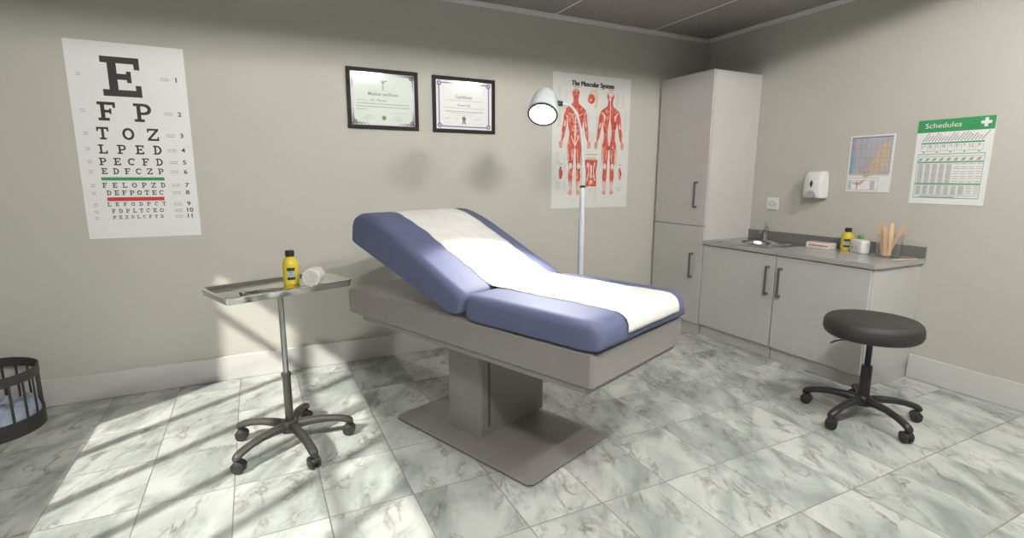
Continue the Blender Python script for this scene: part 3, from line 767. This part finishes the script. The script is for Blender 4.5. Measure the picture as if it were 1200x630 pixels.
# --- eye chart, slab letters drawn stroke by stroke
def slab(b, ch, x, y, w, h, z):
    """x,y lower left; strokes of weight t with slab serifs"""
    t = h * .2; q = w * .2
    Rr = lambda ax, bx, ay, by: b.quad(x + ax * w, x + bx * w, y + ay * h, y + by * h, z)
    def arc(cx, cy, rx, ry, a0, a1, tt=.2, n=16):
        b.line([(x + (cx + (rx - tt / 2) * cos(R(a0 + (a1 - a0) * i / n))) * w, y + (cy + (ry - tt / 2) * sin(R(a0 + (a1 - a0) * i / n))) * h) for i in range(n + 1)], tt * (w + h) / 2, z)
    if ch in 'EF':
        Rr(0, .32 if ch == 'F' else 1, 0, .17) if ch == 'E' else Rr(0, .62, 0, .15)
        Rr(.17, .40, 0, 1); Rr(0, 1, .84, 1); Rr(.4, .72, .43, .58); Rr(.64, .76, .36, .65); Rr(.85, 1, .70, .85)
        if ch == 'E': Rr(.85, 1, .15, .30)
    elif ch == 'P':
        Rr(0, .58, 0, .15); Rr(.17, .40, 0, 1); Rr(0, .65, .85, 1); Rr(.4, .65, .38, .53); arc(.65, .69, .35, .31, -90, 90, .19)
    elif ch == 'R':
        slab(b, 'P', x, y, w, h, z)
    elif ch == 'T':
        Rr(.39, .61, 0, 1); Rr(.22, .78, 0, .15); Rr(0, 1, .84, 1); Rr(0, .14, .66, .85); Rr(.86, 1, .66, .85)
    elif ch == 'O': arc(.5, .5, .5, .5, 0, 360, .2, 28)
    elif ch == 'C': arc(.5, .5, .5, .5, 45, 315, .2, 24); Rr(.84, .96, .62, .95)
    elif ch == 'Z':
        Rr(0, 1, .84, 1); Rr(0, 1, 0, .16); Rr(0, .14, .68, .85); Rr(.86, 1, .15, .32)
        b.poly([(x + .0 * w, y + .15 * h), (x + .27 * w, y + .15 * h), (x + 1. * w, y + .86 * h), (x + .73 * w, y + .86 * h)], z)
    elif ch == 'L': Rr(0, .58, .85, 1); Rr(.17, .40, 0, 1); Rr(0, 1, 0, .16); Rr(.85, 1, .15, .36)
    elif ch == 'D': Rr(0, .5, .85, 1); Rr(.15, .36, 0, 1); Rr(0, .5, 0, .15); arc(.48, .5, .52, .5, -90, 90, .2, 18)
rect = (-.946, -.336, 1.06, 2.259)
b, W, Hh = poster('eye_chart', rect, 'back', '', '')
Z1 = PT + .0004
rows = [('E', .275, .60, .735, .931), ('FP', .207, .659, .611, .705), ('TOZ', .176, .703, .515, .578), ('LPED', .174, .713, .443, .490), ('PECFD', .165, .711, .384, .422),
        ('EDFCZP', .174, .709, .338, .369), ('FELOPZD', .166, .711, .267, .293), ('DEFPOTEC', .193, .690, .228, .253), ('LEFODPCT', .187, .697, .170, .190), ('FDPLTCEO', .218, .670, .134, .155), ('PEZOLCFTD', .220, .665, .102, .120)]
b.mi = 1
for txt, u0, u1, v0, v1 in rows:
    h = (v1 - v0) * Hh; n = len(txt); wl2 = h * 1.0 if n == 1 else h * (.86 if n < 4 else .80)
    if n == 1: wl2 = (u1 - u0) * W
    if n == 2: wl2 = .150 * W
    if n == 3: wl2 = .100 * W
    span = (u1 - u0) * W - wl2
    for i, ch in enumerate(txt):
        slab(b, ch, u0 * W + (span * i / (n - 1) if n > 1 else 0), v0 * Hh, wl2, h, Z1)
cy = [.836, .658, .545, .467, .402, .351, .279, .239, .177, .142, .109]
for i, v in enumerate(cy):
    b.mi = 1; b.text(str(i + 1), .038 if i > 0 else .042, .911 * W, v * Hh, Z1, sx=1.15, bold=.0008)
    b.mi = 2
    for u, ww in ((.088, .018), (.785, .014), (.825, .022)):
        for dv in (-.0055, .0045):
            b.quad((u - ww) * W, (u + ww) * W, (v + dv) * Hh - .0022, (v + dv) * Hh + .0022, Z1)
b.mi = 3; b.quad(.165 * W, .711 * W, .305 * Hh, .322 * Hh, Z1)
b.mi = 4; b.quad(.192 * W, .690 * W, .197 * Hh, .217 * Hh, Z1)
finish(b, 'eye_chart', rect, 'back', ['sheet', 'ink', 'ink3', 'pgreen', 'pred'], 'large white eye test chart with rows of shrinking letters on the wall', 'eye chart')

# --- muscle poster
rect = (2.437, 3.302, 1.173, 2.372)
b, W, Hh = poster('anatomy_poster', rect, 'back', '', '')
P = lambda u, v: (u * W, v * Hh)
b.mi = 1
for k in range(7): b.text('The Muscular System', .062, .50 * W + (k - 3) * .0014, .931 * Hh + (k % 2) * .0016, Z1 + k * 3e-5, sx=.88)
def figure(cx, front):
    Zr = PT + .0004; Zw = PT + .0008
    def limb(pts, ws, m, z=Zr): b.mi = m; b.line([P(cx + u, v) for u, v in pts], 0, z, [w_ * W for w_ in ws])
    b.mi = 2; b.disc(*P(cx, .858), .047 * W, .036 * Hh, Zr)
    limb([(0, .84), (0, .812), (0, .79), (0, .772)], [.07, .062, .075, .12], 2)
    # torso
    tor = [(-.04, .785), (-.10, .757), (-.125, .738), (-.120, .70), (-.100, .665), (-.088, .62), (-.074, .575), (-.076, .53), (-.092, .49), (-.095, .46), (0, .455), (.095, .46), (.092, .49), (.076, .53), (.074, .575), (.088, .62), (.100, .665), (.120, .70), (.125, .738), (.10, .757), (.04, .785)]
    b.mi = 2; b.poly([P(cx + u, v) for u, v in tor], Zr)
    for sg in (-1, 1):
        limb([(sg * .105, .748), (sg * .118, .70), (sg * .128, .645), (sg * .140, .60), (sg * .156, .55), (sg * .170, .505)], [.03, .050, .048, .044, .046, .024], 2, PT + .0005)
        limb([(sg * .175, .508), (sg * .178, .487), (sg * .176, .455)], [.030, .050, .030], 4, PT + .0006)
        limb([(sg * .050, .49), (sg * .055, .43), (sg * .052, .37), (sg * .046, .32), (sg * .048, .28), (sg * .050, .24), (sg * .047, .18), (sg * .045, .135)], [.088, .088, .076, .052, .056, .060, .036, .024], 2, PT + .0005)
        limb([(sg * .045, .14), (sg * .050, .118), (sg * .060, .105)], [.028, .042, .060], 4, PT + .0006)
        # tendon sheaths
        limb([(sg * .052, .345), (sg * .050, .32), (sg * .050, .30)], [.02, .045, .02], 3, Zw)
        limb([(sg * .055, .21), (sg * .050, .17), (sg * .046, .14)], [.008, .014, .012], 3, Zw)
        limb([(sg * .124, .655), (sg * .132, .63), (sg * .138, .61)], [.008, .018, .006], 3, Zw)
        limb([(sg * .085, .46), (sg * .085, .40), (sg * .075, .355)], [.006, .012, .006], 3, Zw)
        limb([(sg * .030, .45), (sg * .035, .40), (sg * .040, .36)], [.004, .008, .004], 3, Zw)
        limb([(sg * .165, .575), (sg * .172, .54), (sg * .175, .51)], [.004, .010, .012], 3, Zw)
    if front:
        for v in (.68, .65, .62, .59): limb([(-.045, v), (0, v - .004), (.045, v)], [.003, .006, .003], 3, Zw)
        limb([(0, .745), (0, .65), (0, .56), (0, .49)], [.008, .010, .022, .008], 3, Zw)
        limb([(-.09, .715), (-.05, .70), (-.01, .715)], [.006, .009, .006], 3, Zw)
        limb([(.09, .715), (.05, .70), (.01, .715)], [.006, .009, .006], 3, Zw)
        limb([(-.05, .55), (0, .475), (.05, .55)], [.008, .035, .008], 3, Zw)
        for sg in (-1, 1): b.mi = 1; b.disc(*P(cx + sg * .018, .862), .008 * W, .003 * Hh, Zw)
        limb([(-.015, .836), (.015, .836)], [.004, .004], 1, Zw)
        b.mi = 4; b.disc(*P(cx, .882), .032 * W, .009 * Hh, Zw)
    else:
        b.mi = 3; b.disc(*P(cx, .872), .034 * W, .018 * Hh, Zw)
        limb([(0, .84), (0, .70), (0, .62), (0, .57)], [.006, .010, .045, .060], 3, Zw)
        limb([(0, .575), (0, .53), (0, .48)], [.062, .040, .010], 3, Zw)
        limb([(-.11, .735), (-.065, .705), (-.075, .67)], [.010, .022, .012], 3, Zw)
        limb([(.11, .735), (.065, .705), (.075, .67)], [.010, .022, .012], 3, Zw)
        limb([(0, .48), (0, .45)], [.006, .01], 1, Zw)
        for sg in (-1, 1): limb([(sg * .045, .20), (sg * .042, .16), (sg * .042, .125)], [.020, .012, .010], 3, Zw)
figure(.284, True); figure(.731, False)
# shoulder inset
b.mi = 2; b.disc(*P(.478, .828), .048 * W, .036 * Hh, Z1)
b.mi = 5
b.line([P(.535, .885), P(.548, .85), P(.545, .80), P(.535, .762)], .034 * W, Z1 + .0002); b.line([P(.455, .872), P(.50, .89), P(.545, .887)], .020 * W, Z1)
b.mi = 3
for i in range(7): b.quad(.522 * W, .562 * W, (.77 + i * .016) * Hh, (.772 + i * .016) * Hh, Z1 + .0004)
# trunk inset
b.mi = 5; b.line([P(.50, .392), P(.50, .368)], 0, Z1, [.11 * W, .16 * W]); b.mi = 2
b.line([P(.50, .372), P(.50, .33), P(.50, .27), P(.50, .20), P(.50, .165)], 0, Z1 + .0001, [.165 * W, .155 * W, .13 * W, .145 * W, .15 * W])
b.mi = 3
for sg in (-1, 1): b.line([P(.50 + sg * .045, .35), P(.50 + sg * .03, .29), P(.50 + sg * .05, .21)], 0, Z1 + .0003, [.014 * W, .010 * W, .012 * W])
b.line([P(.50, .33), P(.50, .23)], .022 * W, Z1 + .0003); b.mi = 5; b.disc(*P(.50, .20), .024 * W, .018 * Hh, Z1 + .0004)
for cx_, cy_ in ((.11, .268), (.888, .262)):
    b.mi = 2; b.line([P(cx_, cy_ + .05), P(cx_ + .004, cy_), P(cx_, cy_ - .045)], 0, Z1, [.02 * W, .05 * W, .025 * W])
    b.mi = 3; b.line([P(cx_ - .008, cy_ + .02), P(cx_ - .004, cy_ - .05)], .01 * W, Z1 + .0002)
b.mi = 6
def tiny(u0, u1, v0, v1, step=.010, m=6):
    b.mi = m; v = v1
    while v > v0:
        uu = u1 - random.random() * (u1 - u0) * .35; b.quad(u0 * W, uu * W, v * Hh - .0014, v * Hh + .0014, Z1); v -= step
for a in ((.05, .125, .78, .895), (.14, .19, .80, .875), (.80, .855, .77, .885), (.875, .93, .77, .88), (.06, .12, .60, .76), (.93, .965, .60, .74), (.40, .47, .62, .72), (.54, .60, .60, .70), (.48, .53, .50, .58), (.05, .12, .14, .205), (.145, .19, .14, .205),
          (.47, .515, .10, .15), (.535, .58, .06, .15), (.05, .10, .33, .42), (.145, .18, .26, .40), (.36, .40, .28, .45), (.61, .65, .30, .42), (.82, .86, .30, .44), (.84, .93, .12, .16)): tiny(*a)
for u, v, w_ in ((.284, .905, .035), (.731, .905, .035), (.50, .412, .07), (.11, .335, .025), (.888, .335, .02)): b.mi = 7; b.quad((u - w_) * W, (u + w_) * W, v * Hh - .003, v * Hh + .003, Z1)
finish(b, 'anatomy_poster', rect, 'back', ['sheet2', 'ink', 'muscle', 'tendon', 'flesh', 'bone', 'ink3', 'ink2'], 'muscle anatomy poster with two red standing figures behind the lamp', 'poster')

# --- schedules poster on the right wall
rect = (2.091, 1.657, 1.279, 1.854)
b, W, Hh = poster('schedule_poster', rect, 'right', '', '')
b.mi = 1; b.quad(0, W, .852 * Hh, Hh, Z1)
b.mi = 2; b.text('Schedules', .048, .10 * W, .928 * Hh, Z1 + .0004, align='LEFT', sx=1.12)
cx_, cy_ = .89 * W, .932 * Hh; b.quad(cx_ - .028, cx_ + .028, cy_ - .0095, cy_ + .0095, Z1 + .0004); b.quad(cx_ - .0095, cx_ + .0095, cy_ - .028, cy_ + .028, Z1 + .0004)
def gl(u0, u1, v0, v1, m=1, z=Z1): b.mi = m; b.quad(u0 * W, u1 * W, v0 * Hh, v1 * Hh, z)
gl(.078, .90, .716, .732)
for i in range(19):
    u = .09 + i * .043; b.mi = 4; ln_ = .05 + .05 * random.random()
    b.line([(u * W, .745 * Hh), ((u + ln_ * .9) * W, (.745 + ln_) * Hh)], .0032, Z1)
for i in range(10): gl(.078 + i * .0905, .082 + i * .0905, .63, .716, 3)
gl(.078, .90, .628, .632, 3)
for i in range(9):
    for k in range(5):
        hgt = .02 + .04 * random.random(); gl(.095 + i * .0905 + k * .010, .099 + i * .0905 + k * .010, .712 - hgt, .708, 5) if random.random() < .75 else None
    if i % 2 == 0: gl(.115 + i * .0905, .14 + i * .0905, .612, .622, 4)
# frame of the big table
for (u0, u1, v0, v1) in ((.062, .94, .590, .597), (.055, .932, .072, .079), (.055, .063, .072, .597), (.925, .933, .072, .597), (.06, .93, .562, .566), (.06, .93, .488, .508), (.06, .93, .230, .250), (.06, .93, .104, .108)): gl(u0, u1, v0, v1, 1 if v1 - v0 < .01 else 3)
for i in range(1, 9): gl(.06 + i * .0965, .0625 + i * .0965, .108, .562, 3)
for i in range(9):
    u = .072 + i * .0965; b.mi = 4
    for k in range(3): b.line([((u + k * .014) * W, .515 * Hh), ((u + .025 + k * .014) * W, (.545 + .008 * (k % 2)) * Hh)], .0030, Z1)
    for k in range(21):
        v = .475 - k * .0112
        if i > 4 and k % 5 in (1, 2, 4): continue
        gl(u + .008, u + .075, v - .0028, v + .0022, 5)
    for k in range(10):
        v = .218 - k * .0108
        if i > 6 and k % 2: continue
        gl(u + .008, u + .075, v - .0028, v + .0022, 5)
for v in (.496, .238, .092, .083): gl(.15, .62, v - .002, v + .002, 5, Z1 + .0003)
finish(b, 'schedule_poster', rect, 'right', ['sheet', 'pgreen', 'sheet', 'pgreen2', 'ink', 'ink2'], 'white timetable poster with a green header and white cross', 'poster')

# --- smaller chart poster on the right wall (its scan code is left blank)
rect = (2.548, 2.228, 1.351, 1.779)
b, W, Hh = poster('chart_poster', rect, 'right', '', '')
gl(.03, .96, .305, .975, 1)
gl(.03, .96, .955, .975, 2, Z1 + .0002)
isl = [(.86, .885), (.90, .87), (.93, .80), (.92, .70), (.90, .60), (.89, .50), (.88, .42), (.82, .36), (.70, .33), (.58, .30), (.44, .255), (.36, .27), (.42, .33), (.47, .37), (.47, .45), (.52, .52), (.57, .58), (.60, .66), (.64, .74), (.68, .80), (.76, .83)]
b.mi = 3; b.poly([(u * W, v * Hh) for u, v in isl], Z1 + .0003)
b.mi = 3; b.poly([(u * W, v * Hh) for u, v in [(.13, .15), (.24, .12), (.34, .12), (.40, .17), (.46, .24), (.34, .20), (.26, .16), (.15, .18)]], Z1 + .0003)
for i in range(1, 8): gl(.03 + i * .1165, .034 + i * .1165, .305, .955, 4, Z1 + .0006)
for v in (.60, .44, .76): gl(.10, .96, v, v + .003, 4, Z1 + .0006)
for i in range(46):
    v = .935 - i * .0135; col = 5 if (i < 3 or 7 < i < 16 or 24 < i < 30) else 6
    gl(.035, .035 + random.uniform(.06, .11), v, v + .009, col, Z1 + .0005)
for k in range(26):
    u = .15 + .8 * random.random(); v = .33 + .6 * random.random(); gl(u, u + .05, v, v + .006, random.choice([4, 7, 5]), Z1 + .0009)
gl(.03, .96, .285, .290, 7)
for (u0, u1, v0, v1) in ((.02, .74, .245, .250), (.02, .74, .03, .035), (.02, .026, .03, .25), (.735, .74, .03, .25), (.02, .74, .205, .208)): gl(u0, u1, v0, v1, 4)
for i in range(12): gl(.05, .12, .19 - i * .013, .198 - i * .013, 6); gl(.24, .27, .19 - i * .013, .198 - i * .013, 7, Z1 + .0005); gl(.56, .66, .19 - i * .013, .196 - i * .013, 4)
finish(b, 'chart_poster', rect, 'right', ['sheet', 'mapgrey', 'mapblue', 'maporange', 'ink2', 'mappink', 'mapteal', 'pred'], 'small grey and orange chart poster beside the timetable poster', 'poster')

# ------------------------------------------------------------------ framed certificates
def certificate(rect, label, kind):
    a0, a1, z0, z1 = rect; W = a1 - a0; Hh = z1 - z0
    r = empty('framed_certificate', (a0 + W / 2, D, z0), 0, label, 'certificate', rot=BACK)
    fb = .027; hx = W / 2
    f = MB().box(-hx, hx, 0, fb, .0, .022).box(-hx, hx, Hh - fb, Hh, 0, .022).box(-hx, -hx + fb, fb, Hh - fb, 0, .022).box(hx - fb, hx, fb, Hh - fb, 0, .022)
    f.build('frame', 'pframe', r, bevel=.003)
    s = MB(); x0, x1, y0, y1 = -hx + fb - .004, hx - fb + .004, fb - .004, Hh - fb + .004
    s.box(x0, x1, y0, y1, .004, .007); z = .0073; w = x1 - x0; h = y1 - y0
    U = lambda u: x0 + u * w
    V = lambda v: y0 + v * h
    def Q(u0, u1, v0, v1, m, zz=z): s.mi = m; s.quad(U(u0), U(u1), V(v0), V(v1), zz)
    def tinyrow(u0, u1, v, m=2, th=.0021):
        u = u0
        while u < u1:
            l = random.uniform(.02, .05); s.mi = m; s.quad(U(u), U(min(u + l, u1)), V(v) - th, V(v) + th, z + .0004); u += l + .008
    if kind == 0:
        Q(.055, .945, .05, .95, 1)
        # corner scroll work
        for sx, sy in ((0, 0), (1, 0), (0, 1), (1, 1)):
            for k in range(9):
                for along in (0, 1):
                    rr = .010 * (1 - k * .075); p = .035 + k * .028
                    u, v = (p, .04 + .012 * (k % 2)) if along else (.03 + .01 * (k % 2), p * 1.15)
                    s.mi = 3; s.ring(U(u if not sx else 1 - u), V(v if not sy else 1 - v), rr * .35, rr, z + .0006, 10)
            s.mi = 3; s.ring(U(.06 if not sx else .94), V(.075 if not sy else .925), .006, .016, z + .0006, 12)
        # winged staff
        s.mi = 5; s.line([(U(.5), V(.66)), (U(.5), V(.85))], .0035, z + .0004)
        for sg in (-1, 1):
            s.line([(U(.5), V(.81)), (U(.5 + sg * .035), V(.845)), (U(.5 + sg * .065), V(.84))], 0, z + .0004, [.008, .009, .002])
            s.line([(U(.5 + sg * .02 * sin(t * 1.4 * pi)), V(.81 - t * .14)) for t in [i / 14 for i in range(15)]], .002, z + .0006)
        s.disc(U(.5), V(.86), .005, None, z + .0006, 12)
        s.mi = 2; s.text('Medical certificate', .034, U(.5), V(.595), z + .0004, sx=.92, bold=.0004)
        s.mi = 2; s.text('Conferred on', .013, U(.09), V(.475), z + .0004, align='LEFT'); s.text('Dr. Mother', .026, U(.30), V(.480), z + .0004, align='LEFT', shear=.4)
        tinyrow(.09, .90, .415); tinyrow(.09, .90, .360); tinyrow(.09, .24, .305)
        tinyrow(.62, .86, .255, 2, .001)
        s.mi = 4; s.disc(U(.50), V(.155), .017, None, z + .0006, 24)
        for c_, m in ((.26, 2), (.72, 6)):
            s.mi = m; s.line([(U(c_ - .05 + .1 * i / 20), V(.185 + .025 * sin(i * 1.3))) for i in range(21)], .0014, z + .0005)
            tinyrow(c_ - .09, c_ + .09, .14, 2, .001); tinyrow(c_ - .04, c_ + .04, .11, 2, .001)
        mats = ['lilac', 'mint', 'ink2', 'greyorn', 'gold', 'ink2', 'blueink']
    else:
        for v0, v1, u0, u1 in ((.055, .075, .1, .9), (.925, .945, .1, .9)): Q(u0, u1, v0, v1, 1)
        for u0 in (.055, .925): Q(u0, u0 + .018, .1, .9, 1)
        for k in range(19):
            for v in (.065, .935): s.mi = 3; s.disc(U(.12 + k * .0425), V(v), .0075, .0055, z + .0005, 8)
        for k in range(14):
            for u in (.064, .936): s.mi = 3; s.disc(U(u), V(.13 + k * .057), .0055, .0075, z + .0005, 8)
        for u in (.07, .93):
            for v in (.08, .92): s.mi = 3; s.ring(U(u), V(v), .009, .019, z + .0008, 16); s.disc(U(u), V(v), .005, None, z + .0008, 10)
        s.mi = 3; s.text('Certificate', .036, U(.49), V(.665), z + .0004, sx=.92, bold=.0003); s.text('Thomas Tally', .022, U(.49), V(.50), z + .0004, bold=.0002)
        tinyrow(.18, .82, .595, 2, .0012); tinyrow(.15, .84, .445, 2, .0012); tinyrow(.17, .83, .375, 2, .0021); tinyrow(.26, .72, .345, 2, .0012); tinyrow(.33, .66, .295, 2, .001)
        tinyrow(.16, .23, .225, 2, .0012); tinyrow(.33, .39, .225, 2, .0012); tinyrow(.66, .80, .225, 2, .0012)
        s.mi = 4; s.disc(U(.49), V(.225), .017, .020, z + .0006, 18); s.mi = 3
        for sg in (-1, 1): s.line([(U(.49), V(.19)), (U(.49 + sg * .03), V(.115))], .010, z + .0004)
        mats = ['sheet', 'purple', 'ink2', 'purple', 'greyorn']
    s.build('printed_sheet', mats, r, smooth=False, normals=False)
    MB().box(x0 - .001, x1 + .001, y0 - .001, y1 + .001, .013, .015).build('glass_pane', 'pictureglass', r, smooth=False)
certificate((.673, 1.211, 1.813, 2.250), 'black framed pale green medical certificate, nearer the eye chart', 0)
certificate((1.329, 1.870, 1.812, 2.245), 'black framed white certificate with violet border, nearer the anatomy poster', 1)

# ------------------------------------------------------------------ light
sun = bpy.data.lights.new('sun', 'SUN'); sun.energy = 7.6; sun.angle = R(1.1); sun.color = (1, .955, .86)
sob = bpy.data.objects.new('sun', sun); COL.objects.link(sob)
sob.rotation_euler = Vector((.82, .57, -.79)).to_track_quat('-Z', 'Y').to_euler()
w = bpy.data.worlds.new('sky'); S.world = w; w.use_nodes = True
bg = w.node_tree.nodes['Background']; bg.inputs[0].default_value = (.86, .93, 1, 1); bg.inputs[1].default_value = .6

# ------------------------------------------------------------------ camera
cd = bpy.data.cameras.new('camera'); cd.sensor_width = 36; cd.lens = 602.99 / 1200 * 36; cd.clip_start = .05
co = bpy.data.objects.new('camera', cd); COL.objects.link(co); S.camera = co
P_, Y_, Ro = R(10.04), R(26.518), R(.176)
fwv = Vector((sin(Y_) * cos(P_), cos(Y_) * cos(P_), -sin(P_))); rt = Vector((cos(Y_), -sin(Y_), 0)); up = rt.cross(fwv)
rt, up = rt * cos(Ro) + up * sin(Ro), up * cos(Ro) - rt * sin(Ro)
co.matrix_world = Matrix(((rt.x, up.x, -fwv.x, 0), (rt.y, up.y, -fwv.y, 0), (rt.z, up.z, -fwv.z, 1.45), (0, 0, 0, 1)))

S.view_settings.view_transform = 'Standard'; S.view_settings.look = 'None'
S.view_settings.gamma = 1; S.view_settings.use_curve_mapping = False; S.view_settings.exposure = 0.
